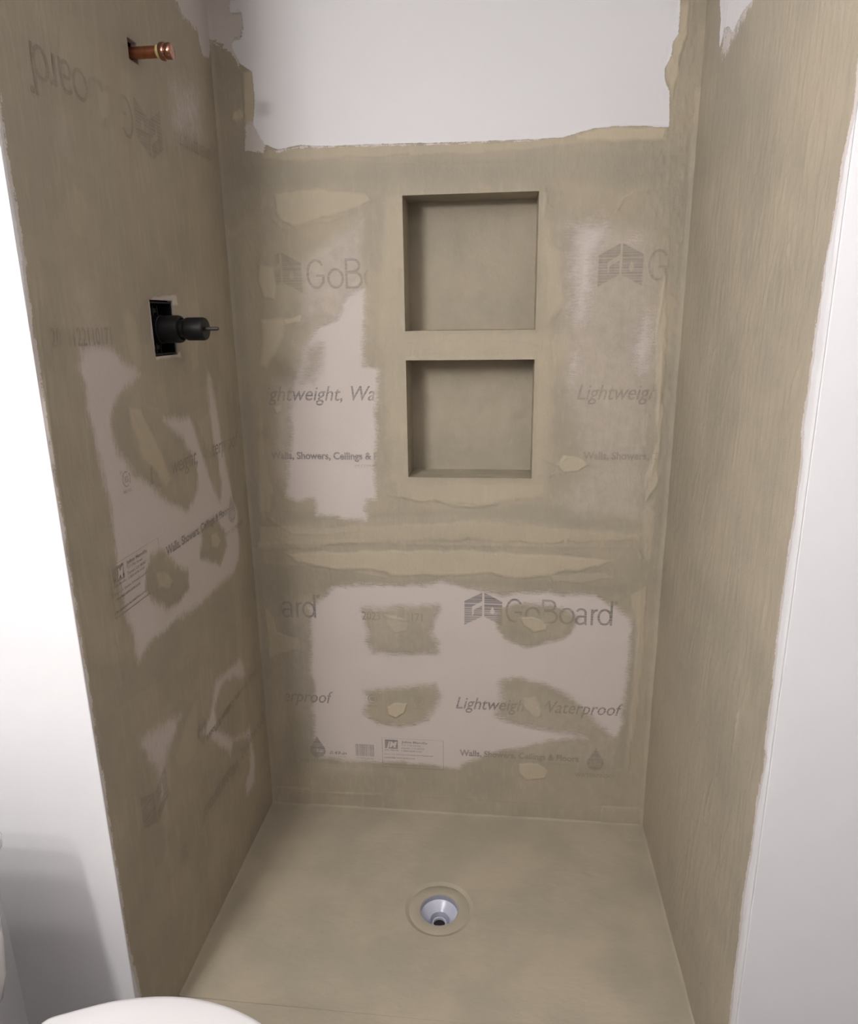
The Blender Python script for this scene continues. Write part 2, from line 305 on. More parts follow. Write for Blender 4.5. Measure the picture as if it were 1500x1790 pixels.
# ------------------------------------------------------------------ materials
def nodes(name):
    mt = bpy.data.materials.new(name); mt.use_nodes = True
    return mt, mt.node_tree.nodes, mt.node_tree.links, mt.node_tree.nodes['Principled BSDF']
def mixrgb(N, K, fac, a, b):
    x = N.new('ShaderNodeMix'); x.data_type = 'RGBA'
    for s, v in ((0, fac), (6, a), (7, b)):
        if hasattr(v, 'is_output'): K.new(v, x.inputs[s])
        elif s == 0: x.inputs[0].default_value = v
        else: x.inputs[s].default_value = (*v, 1)
    return x.outputs[2]
def mth(N, K, op, a, b=0., c=None):
    x = N.new('ShaderNodeMath'); x.operation = op
    for i, v in enumerate((a, b) if c is None else (a, b, c)):
        if hasattr(v, 'is_output'): K.new(v, x.inputs[i])
        else: x.inputs[i].default_value = v
    return x.outputs[0]
def sstep(N, K, v, lo, hi):
    x = N.new('ShaderNodeMapRange'); x.interpolation_type = 'SMOOTHSTEP'
    K.new(v, x.inputs[0]); x.inputs[1].default_value = lo; x.inputs[2].default_value = hi
    return x.outputs[0]
def noise(N, K, vec, scale, detail=4, rough=.55, stretch=None):
    n = N.new('ShaderNodeTexNoise'); n.inputs['Scale'].default_value = scale
    n.inputs['Detail'].default_value = detail; n.inputs['Roughness'].default_value = rough
    if stretch:
        mp = N.new('ShaderNodeMapping'); mp.inputs['Scale'].default_value = stretch; K.new(vec, mp.inputs[0]); vec = mp.outputs[0]
    K.new(vec, n.inputs['Vector']); return n.outputs['Fac']

COAT_A, COAT_B = (.405, .354, .270), (.350, .311, .242)
CREAM, DARK = (.52, .452, .335), (.30, .28, .225)
BOARD, MUD, PAINT, INK = (.60, .535, .495), (.60, .555, .53), (.715, .71, .725), (.10, .088, .092)
def coat_material(name, brush, rough=.62, mottle=1., fringe=None, relief=.6):
    mt, N, K, bs = nodes(name)
    pos = N.new('ShaderNodeNewGeometry').outputs['Position']
    def att(a):
        x = N.new('ShaderNodeAttribute'); x.attribute_name = a; return x.outputs['Fac']
    fine = noise(N, K, pos, 260, 3, .7)
    mid = noise(N, K, pos, 38, 5, .6)
    big = noise(N, K, pos, 4.5, 5, .55)
    hair = noise(N, K, pos, 60, 4, .6, brush)
    hairf = noise(N, K, pos, 210, 3, .6, fringe or brush)
    jit = mth(N, K, 'ADD', mth(N, K, 'MULTIPLY', mth(N, K, 'SUBTRACT', mid, .5), .55),
              mth(N, K, 'ADD', mth(N, K, 'MULTIPLY', mth(N, K, 'SUBTRACT', hairf, .5), .55), mth(N, K, 'MULTIPLY', mth(N, K, 'SUBTRACT', fine, .5), .45)))
    col = mixrgb(N, K, sstep(N, K, big, .36, .64), COAT_A, COAT_B)
    col = mixrgb(N, K, mth(N, K, 'MULTIPLY', sstep(N, K, hair, .48, .72), .22*mottle), col, CREAM)
    col = mixrgb(N, K, mth(N, K, 'MULTIPLY', sstep(N, K, noise(N, K, pos, 7, 6, .6), .5, .7), .22*mottle), col, (.42, .335, .235))
    dk = mth(N, K, 'MULTIPLY', sstep(N, K, mth(N, K, 'ADD', att('dark'), mth(N, K, 'MULTIPLY', mth(N, K, 'SUBTRACT', hair, .5), .5)), .15, .8), .38*mottle)
    col = mixrgb(N, K, dk, col, DARK)
    ca = mth(N, K, 'ADD', att('cream'), mth(N, K, 'MULTIPLY', jit, .35))
    cr = mth(N, K, 'MULTIPLY', sstep(N, K, ca, .28, .5), mth(N, K, 'MULTIPLY', mth(N, K, 'MULTIPLY', att('cream'), att('cream')), .85))
    col = mixrgb(N, K, cr, col, CREAM)
    th = mth(N, K, 'MULTIPLY', att('thin'), sstep(N, K, mth(N, K, 'ADD', mid, mth(N, K, 'MULTIPLY', att('thin'), .25)), .10, 1.05))
    col = mixrgb(N, K, mth(N, K, 'MULTIPLY', th, .75), col, BOARD)
    sj = mth(N, K, 'ADD', mth(N, K, 'MULTIPLY', mth(N, K, 'SUBTRACT', mid, .5), .45), mth(N, K, 'ADD', mth(N, K, 'MULTIPLY', mth(N, K, 'SUBTRACT', hairf, .5), .9), mth(N, K, 'MULTIPLY', mth(N, K, 'SUBTRACT', fine, .5), .7)))
    bv = att('bare')
    bm = sstep(N, K, mth(N, K, 'ADD', bv, mth(N, K, 'MULTIPLY', sj, mth(N, K, 'MULTIPLY_ADD', mth(N, K, 'MULTIPLY', bv, mth(N, K, 'SUBTRACT', 1., bv)), 2.6, .12))), .22, .80)
    bcol = mixrgb(N, K, mth(N, K, 'MULTIPLY', sstep(N, K, fine, .35, .7), .5), BOARD, (.53, .475, .44))
    bcol = mixrgb(N, K, mth(N, K, 'MULTIPLY', sstep(N, K, big, .5, .75), .25), bcol, (.50, .44, .37))
    col = mixrgb(N, K, bm, col, bcol)
    def gated(a, k):
        v = att(a); g = mth(N, K, 'MULTIPLY', mth(N, K, 'MULTIPLY', v, mth(N, K, 'SUBTRACT', 1., v)), 4.)
        return mth(N, K, 'ADD', v, mth(N, K, 'MULTIPLY', mth(N, K, 'MULTIPLY', jit, k), g))
    mm = sstep(N, K, gated('mud', 3.2), .42, .58)
    col = mixrgb(N, K, mm, col, MUD)
    pm = sstep(N, K, gated('paint', 1.6), .42, .58)
    pcol = mixrgb(N, K, mth(N, K, 'MULTIPLY', fine, .12), PAINT, (.70, .69, .70))
    col = mixrgb(N, K, pm, col, pcol)
    # printed ink, broken by fine horizontal print gaps
    sx = N.new('ShaderNodeSeparateXYZ'); K.new(pos, sx.inputs[0])
    gaps = noise(N, K, pos, 1, 2, .5, (6, 6, 320))
    iv = mth(N, K, 'MULTIPLY', att('ink'), mth(N, K, 'MULTIPLY_ADD', sstep(N, K, gaps, .34, .60), -.45, 1.))
    iv = mth(N, K, 'MULTIPLY', iv, mth(N, K, 'MULTIPLY_ADD', bm, .38, .42))
    col = mixrgb(N, K, iv, col, INK)
    K.new(col, bs.inputs['Base Color'])
    bs.inputs['Roughness'].default_value = rough
    bs.inputs['Specular IOR Level'].default_value = .28
    # brush relief
    coat = mth(N, K, 'SUBTRACT', 1., mth(N, K, 'MAXIMUM', mth(N, K, 'MULTIPLY', bm, .8), pm))
    hh = mth(N, K, 'ADD', mth(N, K, 'MULTIPLY', hair, .9), mth(N, K, 'ADD', mth(N, K, 'MULTIPLY', mid, .5), mth(N, K, 'MULTIPLY', fine, .24)))
    hh = mth(N, K, 'MULTIPLY', hh, coat)
    hh = mth(N, K, 'ADD', hh, mth(N, K, 'ADD', mth(N, K, 'MULTIPLY', cr, .9), mth(N, K, 'MULTIPLY', bm, -.35)))
    bp = N.new('ShaderNodeBump'); bp.inputs['Strength'].default_value = relief; bp.inputs['Distance'].default_value = .0024
    K.new(hh, bp.inputs['Height']); K.new(bp.outputs[0], bs.inputs['Normal'])
    return mt
M_BACK = coat_material('coated_board_back', (1, 1, .35), .62, 1., (.22, 1, 1), .85)
M_LEFT = coat_material('coated_board_left', (1, 1, .16))
M_RIGHT = coat_material('coated_board_right', (1, 1, .14), .62, .6, None, .9)
M_NICHE = coat_material('coated_recess', (.8, .8, .6), .62, .25, None, .85)
M_PAN = coat_material('coated_tray', (.5, 1, 1), .6, .14, None, .4)

def simple(name, col, rough=.5, metal=0., spec=.5, var=0., scale=30, bump=0., coat=0.):
    mt, N, K, bs = nodes(name)
    pos = N.new('ShaderNodeTexCoord').outputs['Object']
    n = noise(N, K, pos, scale, 5, .6)
    c = mixrgb(N, K, mth(N, K, 'MULTIPLY', sstep(N, K, n, .35, .65), var), col, tuple(x*.62 for x in col))
    K.new(c, bs.inputs['Base Color'])
    bs.inputs['Roughness'].default_value = rough; bs.inputs['Metallic'].default_value = metal
    bs.inputs['Specular IOR Level'].default_value = spec; bs.inputs['Coat Weight'].default_value = coat
    if bump:
        bp = N.new('ShaderNodeBump'); bp.inputs['Strength'].default_value = bump; bp.inputs['Distance'].default_value = .001
        K.new(n, bp.inputs['Height']); K.new(bp.outputs[0], bs.inputs['Normal'])
    return mt
M_PAINT = simple('white_wall_paint', (.77, .765, .78), .55, var=.05, scale=5, spec=.3, bump=.05)
M_CEIL = simple('ceiling_paint', (.82, .82, .82), .8, var=.03)
M_SIDE = simple('grey_beige_paint', (.36, .33, .31), .7, var=.1, scale=4)
M_TILE = simple('grey_floor', (.09, .085, .085), .5, var=.3, scale=8)
M_BLACK = simple('black_plastic', (.007, .007, .008), .5, var=.2, spec=.28, bump=.1)
M_DARKSTEEL = simple('dark_steel', (.035, .03, .027), .55, metal=.1)
M_COPPER = simple('copper', (.50, .20, .12), .34, metal=1., var=.55, scale=90, bump=.2)
M_COPPER2 = simple('copper_cap', (.46, .24, .18), .22, metal=1., var=.35, scale=120)
M_YELLOW = simple('yellow_ring', (.70, .62, .28), .6)
M_PVC = simple('grey_plastic', (.33, .34, .40), .30, var=.15, scale=60)
M_PVCL = simple('pale_grey_plastic', (.50, .51, .60), .25, var=.06, scale=60)
M_VOID = simple('dark_cavity', (.012, .01, .01), .9)
M_PORC = simple('white_porcelain', (.70, .69, .695), .12, spec=.5, coat=.4)
M_SEAT = simple('white_seat_plastic', (.66, .65, .655), .22, spec=.5)
M_CHROME = simple('chrome', (.75, .75, .76), .12, metal=1.)
M_BOARDEDGE = simple('board_core', (.50, .46, .43), .8, var=.2, scale=80)

# ------------------------------------------------------------------ mesh helpers
def link(name, me, mat, parent=None, smooth=True):
    o = bpy.data.objects.new(name, me); C.objects.link(o)
    if mat: me.materials.append(mat)
    if parent: o.parent = parent
    if smooth: me.polygons.foreach_set('use_smooth', [True]*len(me.polygons))
    return o
def pobj(name, V, Fc, mat, parent=None, smooth=True, attrs=None):
    me = bpy.data.meshes.new(name); me.from_pydata([tuple(map(float, v)) for v in V], [], [tuple(map(int, f)) for f in Fc]); me.update()
    if attrs:
        for k, a in attrs.items():
            at = me.attributes.new(k, 'FLOAT', 'POINT'); at.data.foreach_set('value', np.ascontiguousarray(a, dtype=np.float32))
    return link(name, me, mat, parent, smooth)
def thing(name, label, cat, loc=(0, 0, 0), group=None):
    o = bpy.data.objects.new(name, None); C.objects.link(o); o.location = loc; o.empty_display_size = .05
    o['label'] = label; o['category'] = cat
    if group: o['group'] = group
    return o
def structure(o, label):
    o['kind'] = 'structure'; o['label'] = label; return o
def box(V, Fc, x0, x1, y0, y1, z0, z1):
    b = len(V)
    V += [(x0, y0, z0), (x1, y0, z0), (x1, y1, z0), (x0, y1, z0), (x0, y0, z1), (x1, y0, z1), (x1, y1, z1), (x0, y1, z1)]
    Fc += [(b, b+3, b+2, b+1), (b+4, b+5, b+6, b+7), (b, b+1, b+5, b+4), (b+1, b+2, b+6, b+5), (b+2, b+3, b+7, b+6), (b+3, b, b+4, b+7)]
def lathe(name, prof, mat, parent, axis='z', origin=(0, 0, 0), seg=64, smooth=True, close=False):
    """prof: (radius, distance along axis)"""
    V = []; Fc = []
    for r, a in prof:
        for k in range(seg):
            t = 2*math.pi*k/seg; c, s = r*math.cos(t), r*math.sin(t)
            p = (c, s, a) if axis == 'z' else (a, c, s)
            V.append((p[0]+origin[0], p[1]+origin[1], p[2]+origin[2]))
    for i in range(len(prof)-1):
        for k in range(seg):
            k2 = (k+1) % seg
            Fc.append((i*seg+k, i*seg+k2, (i+1)*seg+k2, (i+1)*seg+k))
    if close:
        Fc.append(tuple(range(seg))[::-1]); Fc.append(tuple((len(prof)-1)*seg+k for k in range(seg)))
    o = pobj(name, V, Fc, mat, parent, smooth)
    bm = bmesh.new(); bm.from_mesh(o.data)
    bmesh.ops.recalc_face_normals(bm, faces=bm.faces); bm.to_mesh(o.data); bm.free()
    if smooth:
        md = o.modifiers.new('edge', 'EDGE_SPLIT'); md.split_angle = math.radians(40)
    return o
def bevel(o, wd, seg=3):
    md = o.modifiers.new('bevel', 'BEVEL'); md.width = wd; md.segments = seg; md.limit_method = 'ANGLE'; return o

def axis_vals(a, b, step, extra=(), coarse=None):
    v = list(np.arange(a, b, step))+[b]+list(extra)
    if coarse: v += list(np.arange(coarse[0], coarse[1], coarse[2]))+[coarse[1]]
    v = np.unique(np.round(v, 5)); keep = [v[0]]
    ex = set(np.round(list(extra)+[b, a]+([coarse[1]] if coarse else []), 5))
    for x in v[1:]:
        if x in ex:
            if x-keep[-1] < step*.4 and keep[-1] not in ex: keep.pop()
            keep.append(x)
        elif x-keep[-1] >= step*.4: keep.append(x)
    return np.array(keep)
def to3(wall, U, V, h):
    if wall == 'back': return np.stack([U, -h, V], -1)
    if wall == 'left': return np.stack([h, U, V], -1)
    return np.stack([W-h, U, V], -1)
def wall_grid(name, wall, us, vs, holes, mat):
    U, V = np.meshgrid(us, vs); f = fields(wall, U.ravel(), V.ravel())
    h = height(wall, U.ravel(), V.ravel(), f)
    # relief dies out at the outer rim and at the holes so neighbouring surfaces meet
    if wall != 'back': h = (h+.0016)*np.clip((U.ravel()+D)/.008, 0, 1)
    for (a0, a1, b0, b1) in holes:
        if wall != 'back':
            d = -sdf(np.array([(a0, b0), (a1, b0), (a1, b1), (a0, b1)]), U.ravel(), V.ravel())
            h *= np.clip(np.abs(d)/.004, 0, 1)
    P3 = to3(wall, U.ravel(), V.ravel(), h)
    n, mrows = len(us), len(vs)
    i, j = np.meshgrid(np.arange(n-1), np.arange(mrows-1)); i = i.ravel(); j = j.ravel()
    uc = (us[i]+us[i+1])/2; vc = (vs[j]+vs[j+1])/2
    ok = np.ones(len(i), bool)
    for (a0, a1, b0, b1) in holes: ok &= ~((uc > a0) & (uc < a1) & (vc > b0) & (vc < b1))
    i, j = i[ok], j[ok]; a = j*n+i
    q = np.stack([a, a+1, a+n+1, a+n], 1)          # back: normal -y ; left: normal +x
    if wall == 'right': q = q[:, ::-1]
    me = bpy.data.meshes.new(name); nv = len(P3); nf = len(q)
    me.vertices.add(nv); me.vertices.foreach_set('co', P3.astype(np.float32).ravel())
    me.loops.add(nf*4); me.loops.foreach_set('vertex_index', q.astype(np.int32).ravel())
    me.polygons.add(nf); me.polygons.foreach_set('loop_start', np.arange(0, nf*4, 4, dtype=np.int32))
    me.update(calc_edges=True); me.validate()
    for k in FIELDS[:-1]:
        at = me.attributes.new(k, 'FLOAT', 'POINT'); at.data.foreach_set('value', f[k].astype(np.float32))
    return link(name, me, mat)

# ------------------------------------------------------------------ the room
back = wall_grid('wall_back', 'back', axis_vals(0, W, .003, (NX0, NX1)), axis_vals(-.012, 2.24, .003, (NZ[0][0], NZ[0][1], NZ[1][0], NZ[1][1]), (2.24, CEIL, .03)),
                 [(NX0, NX1, a, b) for a, b in NZ], M_BACK)
structure(back, 'back wall of the shower, tan sealer over grey boards with white drywall above')
left = wall_grid('wall_left', 'left', axis_vals(-D, 0, .0035, VH[:2]+PH[:2]), axis_vals(-.03, 2.24, .0035, VH[2:]+PH[2:], (2.24, CEIL, .03)), [VH, PH], M_LEFT)
structure(left, 'left shower wall in tan sealer with the valve and the copper pipe')
right = wall_grid('wall_right', 'right', axis_vals(-D, 0, .0035), axis_vals(-.03, 2.24, .0035, (), (2.24, CEIL, .03)), [], M_RIGHT)
structure(right, 'right shower wall fully coated in brushed tan sealer')
def slab(name, x0, x1, y0, y1, z0, z1, mat, label):
    V, Fc = [], []; box(V, Fc, x0, x1, y0, y1, z0, z1)
    return structure(pobj(name, V, Fc, mat, None, False), label)
def corner_wall(name, xa, xb, mat, label, side):
    """white wall beside the opening, facing the bathroom, with a small eased corner"""
    V, Fc = [], []
    box(V, Fc, xa, xb, -D, -D+.115, FLOOR_Z, CEIL)
    return structure(bevel(pobj(name, V, Fc, mat, None, False), .0025, 3), label)
corner_wall('wall_front_left', LEFT_X-.02, -.0004, M_PAINT, 'bright white wall left of the shower opening behind the toilet', -1)
corner_wall('wall_front_right', W+.0004, RIGHT_X+.02, M_PAINT, 'white wall right of the shower opening', 1)
slab('wall_bathroom_left', LEFT_X-.1, LEFT_X, REAR_Y, -D+.02, FLOOR_Z, CEIL, M_PAINT, 'white bathroom wall behind the toilet tank')
slab('wall_bathroom_right', RIGHT_X, RIGHT_X+.1, REAR_Y, -D+.02, FLOOR_Z, CEIL, M_SIDE, 'beige bathroom wall on the right')
slab('wall_bathroom_rear', LEFT_X-.1, RIGHT_X+.1, REAR_Y-.1, REAR_Y, FLOOR_Z, CEIL, M_SIDE, 'beige bathroom wall behind the viewer')
slab('ceiling', LEFT_X-.1, RIGHT_X+.1, REAR_Y-.1, .13, CEIL, CEIL+.08, M_CEIL, 'white ceiling')
slab('floor', LEFT_X-.1, RIGHT_X+.1, REAR_Y-.1, -D, FLOOR_Z-.08, FLOOR_Z, M_TILE, 'grey bathroom floor')

# ------------------------------------------------------------------ recesses
def recess(z0, z1, label, seed):
    t = thing('wall_niche', label, 'niche', ((NX0+NX1)/2, 0, z0), 'square recessed shelves in the back wall')
    ox, oz = (NX0+NX1)/2, z0
    def sheet(name, fn, n, mrows):
        V = []; Fc = []
        for b in range(mrows+1):
            for a in range(n+1): V.append(fn(a/n, b/mrows))
        for b in range(mrows):
            for a in range(n):
                i = b*(n+1)+a; Fc.append((i, i+1, i+n+2, i+n+1))
        V = [(x-ox, y, z-oz) for x, y, z in V]
        o = pobj(name, V, Fc, M_NICHE, t); return o
    def nz(x, z, k): return float((vnoise(np.array([x]), np.array([z]), 30, seed+k)-.5)[0])
    e = lambda a: min(1, 12*min(a, 1-a))
    wob = lambda a, b, k: nz(a*.35, b*.35, k)*.0035*e(a)*e(b)
    sheet('back_panel', lambda a, b: (NX0+(NX1-NX0)*a, ND-wob(a, b, 1), z0+(z1-z0)*b), 70, 70)
    sheet('side_panel', lambda a, b: (NX0+wob(a, b, 2), ND*(1-a)*1.0-.0012*a, z0+(z1-z0)*(1-b)), 24, 70)
    sheet('side_panel', lambda a, b: (NX1-wob(a, b, 3), ND*(1-a)-.0012*a, z0+(z1-z0)*b), 24, 70)
    sheet('top_panel', lambda a, b: (NX0+(NX1-NX0)*(1-a), ND*(1-b)-.0012*b, z1-wob(a, b, 4)), 70, 24)
    sheet('bottom_panel', lambda a, b: (NX0+(NX1-NX0)*a, ND*(1-b)-.0012*b, z0+wob(a, b, 5)), 70, 24)
    return t
recess(*NZ[0], 'upper square recess in the back wall, coated tan, directly above its twin', 20)
recess(*NZ[1], 'lower square recess in the back wall, coated tan, with its bottom ledge showing', 40)

# ------------------------------------------------------------------ shower tray, drain, curb
DX, DY = .6025, -.386
pan = thing('shower_pan', 'flat tan coated shower tray sloping to a round drain', 'shower tray', (W/2, CURB_Y/2, FLOOR_Z))
def pz(x, y):
    r = np.hypot(x-DX, y-DY)
    z = -.004*np.clip(1-r/.5, 0, 1)**1.2
    z = z-.0055*np.clip((.0945-r)/.0105, 0, 1)
    z = z+(vnoise(x, y, 14, 30)-.5)*.0007
    z = z+.0035*np.clip(1+y/.006, 0, 1)
    z = z+.0010*np.clip((.062-x)/.003, 0, 1)*np.clip((y+.075)/.003, 0, 1)+.0010*np.clip((x-W+.062)/.003, 0, 1)*np.clip((y+.075)/.003, 0, 1)
    z = z+.003*np.clip(1-x/.006, 0, 1)+.003*np.clip(1-(W-x)/.006, 0, 1)
    return z
V = []; Fc = []
def quadgrid(xs, ys):
    b = len(V); X, Y = np.meshgrid(xs, ys); Z = pz(X, Y); n = len(xs)
    V.extend(np.stack([X, Y, Z], -1).reshape(-1, 3).tolist())
    for j in range(len(ys)-1):
        for i in range(n-1):
            a = b+j*n+i; Fc.append((a, a+1, a+n+1, a+n))
Q = .14; st = .0035; nq = 80
qx = np.linspace(DX-Q, DX+Q, nq+1); qy = np.linspace(DY-Q, DY+Q, nq+1)
gx0 = axis_vals(0, DX-Q, st); gx1 = axis_vals(DX+Q, W, st); gy0 = axis_vals(CURB_Y, DY-Q, st); gy1 = axis_vals(DY+Q, 0, st)
quadgrid(gx0, np.unique(np.concatenate([gy0, qy, gy1]))); quadgrid(gx1, np.unique(np.concatenate([gy0, qy, gy1])))
quadgrid(qx, gy0); quadgrid(qx, gy1)
ring = [(x, qy[0]) for x in qx[:-1]]+[(qx[-1], y) for y in qy[:-1]]+[(x, qy[-1]) for x in qx[:0:-1]]+[(qx[0], y) for y in qy[:0:-1]]
base = len(V); nr = len(ring); RR = 40; R0 = .0835
for k in range(RR+1):
    t = (k/RR)**1.8
    for (x, y) in ring:
        a = math.atan2(y-DY, x-DX); ix, iy = DX+R0*math.cos(a), DY+R0*math.sin(a)
        X, Y = ix+(x-ix)*t, iy+(y-iy)*t
        V.append((X, Y, float(pz(np.array([X]), np.array([Y]))[0])))
for k in range(RR):
    for i in range(nr):
        i2 = (i+1) % nr; Fc.append((base+k*nr+i, base+(k+1)*nr+i, base+(k+1)*nr+i2, base+k*nr+i2))
V = [(x-W/2, y-CURB_Y/2, z-FLOOR_Z) for x, y, z in V]
pobj('tray_surface', V, Fc, M_PAN, pan)
# tray underside: foam body below the surface, open round the drain
V, Fc = [], []
for (x0, x1, y0, y1) in ((0, DX-.1, CURB_Y, 0), (DX+.1, W, CURB_Y, 0), (DX-.1, DX+.1, CURB_Y, DY-.1), (DX-.1, DX+.1, DY+.1, 0)):
    box(V, Fc, x0-W/2, x1-W/2, y0-CURB_Y/2, y1-CURB_Y/2, 0, .02)
pobj('tray_core', V, Fc, M_BOARDEDGE, pan, False)

dr = thing('shower_drain', 'round drain in the tan tray with a grey plastic funnel inside', 'drain', (DX, DY, -.09))
def dl(name, prof, mat, parent=dr): return lathe(name, [(r, z+.09) for r, z in prof], mat, parent)
dl('flange', [(.0850, -.0140), (.0846, -.0102), (.083, -.0090), (.056, -.0092), (.0535, -.0100), (.0525, -.0125)], M_PAN)
dl('funnel', [(.0523, -.0120), (.0518, -.024), (.0505, -.0252), (.0485, -.0262), (.036, -.040), (.0275, -.048)], M_PVCL)
dl('funnel_rim', [(.0526, -.0112), (.0512, -.0112), (.0508, -.0245), (.0515, -.0252)], M_PVC)
dl('outlet_collar', [(.0275, -.048), (.0268, -.0435), (.0255, -.043), (.0215, -.052), (.0205, -.056)], M_PVC)
dl('outlet_pipe', [(.0206, -.0560), (.0200, -.0535), (.0165, -.0535), (.0155, -.066)], M_PVCL)
dl('outlet_hole', [(.0160, -.0600), (.0001, -.0601)], M_VOID)

V, Fc = [], []
box(V, Fc, .001-W/2, W-.001-W/2, -D+.002, CURB_Y-.0012, 0, .0325)
cu = pobj('shower_curb', [(x, y+(D-CURB_Y)/2, z) for x, y, z in V], Fc, M_PAN, None, False)
cu.location = (W/2, -(D-CURB_Y)/2, FLOOR_Z); bevel(cu, .002, 2)
cu['label'] = 'low tan coated threshold strip in front of the shower tray'; cu['category'] = 'shower curb'

# ------------------------------------------------------------------ print on the boards
def shape_text(s, shear=0., offset=0.):
    cu_ = bpy.data.curves.new('t', 'FONT'); cu_.body = s; cu_.size = 1; cu_.shear = shear; cu_.offset = offset; cu_.resolution_u = 3
    ob = bpy.data.objects.new('t', cu_); C.objects.link(ob)
    bpy.context.view_layer.update()
    me = bpy.data.meshes.new_from_object(ob.evaluated_get(bpy.context.evaluated_depsgraph_get()))
    co = np.array([v.co[:2] for v in me.vertices]); fc = [tuple(p.vertices) for p in me.polygons]
    bpy.data.objects.remove(ob); bpy.data.curves.remove(cu_); bpy.data.meshes.remove(me)
    return co, fc
def text_fit(s, width, cap, shear=0., offset=0.):
    co, fc = shape_text(s, shear, offset)
    x0, x1 = co[:, 0].min(), co[:, 0].max()
    co = np.stack([(co[:, 0]-x0)*width/(x1-x0), co[:, 1]*cap/.729], 1)
    return co, fc
def merge(parts):
    V = []; Fc = []; I = []
    for co, fc, *ink in parts:
        b = len(V); V += [tuple(c) for c in co]; Fc += [tuple(i+b for i in f) for f in fc]; I += [ink[0] if ink else 1.]*len(co)
    return np.array(V), Fc, np.array(I)
def ribbon(pts, t, closed=False):
    p = np.array(pts, float); n = len(p); V = []; Fc = []
    for i in range(n):
        a = p[(i-1) % n] if (closed or i > 0) else p[i]; b = p[(i+1) % n] if (closed or i < n-1) else p[i]
        d = b-a; d /= np.hypot(*d)+1e-9; nn = np.array([-d[1], d[0]])
        V += [p[i]+nn*t/2, p[i]-nn*t/2]
    for i in range(n if closed else n-1):
        j = (i+1) % n; Fc.append((2*i+1, 2*j+1, 2*j, 2*i))
    return np.array(V), Fc
def arc(cx, cy, rx, ry, a0, a1, n=28):
    return [(cx+rx*math.cos(math.radians(a0+(a1-a0)*k/n)), cy+ry*math.sin(math.radians(a0+(a1-a0)*k/n))) for k in range(n+1)]
def rect(x0, y0, x1, y1, nx=1): return np.array([(x0, y0), (x1, y0), (x1, y1), (x0, y1)]), [(0, 1, 2, 3)]
def word_board(cap=.078):
    t = .088; Rb = []
    Rb.append(ribbon(arc(.345, .5, .30, .455, 38, 322), t)); Rb.append(ribbon([(.60, .19), (.60, .46)], t)); Rb.append(ribbon([(.34, .44), (.64, .44)], t*.9))
    for x in (1.035, 2.33): Rb.append(ribbon(arc(x, .34, .255, .30, 0, 348), t, True))
    Rb.append(ribbon([(1.42, 0), (1.42, 1)], t)); Rb.append(ribbon([(1.38, .955)]+arc(1.66, .755, .22, .20, 90, -90, 14)+[(1.38, .555)], t)); Rb.append(ribbon([(1.38, .53)]+arc(1.70, .285, .25, .245, 90, -90, 14)+[(1.38, .04)], t))
    Rb.append(ribbon(arc(2.86, .50, .165, .14, 165, 0, 12)+[(3.03, .04), (3.08, .02)], t)); Rb.append(ribbon(arc(2.84, .19, .165, .16, 60, 330, 16), t)); Rb.append(ribbon([(2.92, .335), (3.03, .37)], t))
    Rb.append(ribbon([(3.27, 0), (3.27, .65)], t)); Rb.append(ribbon(arc(3.47, .38, .20, .24, 175, 88, 8), t))
    Rb.append(ribbon(arc(3.74, .34, .225, .30, 0, 348), t, True)); Rb.append(ribbon([(3.985, 0), (3.985, 1.0)], t))
    Rb.append(ribbon(arc(4.14, .93, .055, .06, 0, 340, 12), .025, True)); Rb.append(ribbon([(4.12, .89), (4.12, .96), (4.155, .95), (4.125, .925), (4.16, .89)], .02))
    return merge([(v*cap, f) for v, f in Rb])
def pixel_stamp(wd, ht, step, fn):
    nx, ny = int(wd/step)+1, int(ht/step)+1
    X, Y = np.meshgrid(np.linspace(0, wd, nx), np.linspace(0, ht, ny)); I = fn(X.ravel(), Y.ravel())
    Fc = [(j*nx+i, j*nx+i+1, (j+1)*nx+i+1, (j+1)*nx+i) for j in range(ny-1) for i in range(nx-1)
          if max(I[j*nx+i], I[j*nx+i+1], I[(j+1)*nx+i], I[(j+1)*nx+i+1]) > .02]
    return np.stack([X.ravel(), Y.ravel()], 1), Fc, I
def in_poly(poly, X, Y, soft=.0006): return np.clip(.5+sdf(np.array(poly), X, Y)/soft/2, 0, 1)
def house_logo():
    def fn(X, Y):
        a = in_poly([(.001, 0), (.0545, .0285), (.0545, .106), (.001, .077)], X, Y)
        b = in_poly([(.0605, .0285), (.114, .001), (.114, .078), (.0605, .106)], X, Y)
        m_ = np.maximum(a, b)
        m_ *= 1-in_poly([(.024, .030), (.029, .036), (.029, .050), (.0545, .064), (.0545, .078), (.024, .060)], X, Y)
        m_ *= 1-in_poly([(.085, .062), (.091, .049), (.0915, .041), (.085, .037), (.0785, .041), (.079, .049)], X, Y)
        for yy in (.0155, .0295, .043, .070): m_ *= 1-.8*(np.abs(Y-yy) < .0011)
        for yy in (.008, .022, .036, .0500, .0560): m_ *= 1-.45*(np.abs(Y-yy) < .0016)
        return m_
    return pixel_stamp(.115, .107, .0011, fn)
def water_drop(full=True):
    def fn(X, Y):
        c = in_poly([(.0275+.0265*math.cos(math.radians(a)), .027+.0265*math.sin(math.radians(a))) for a in range(150, 391, 12)]+[(.036, .064), (.0275, .080), (.019, .064)], X, Y)
        for k in range(9): c *= 1-.4*(np.abs(Y-.006*k-.004) < .0009)
        return c
    st = pixel_stamp(.055, .081, .0011, fn)
    tx, tf = text_fit('1/2-in', .036, .013, .3, .02); tx = tx+np.array([.010, .020])
    v, f, i = merge([(st[0], st[1])]); i = st[2]
    b = len(v); return np.vstack([v, tx]), f+[tuple(k+b for k in q) for q in tf], np.concatenate([i, np.full(len(tx), -1.)])
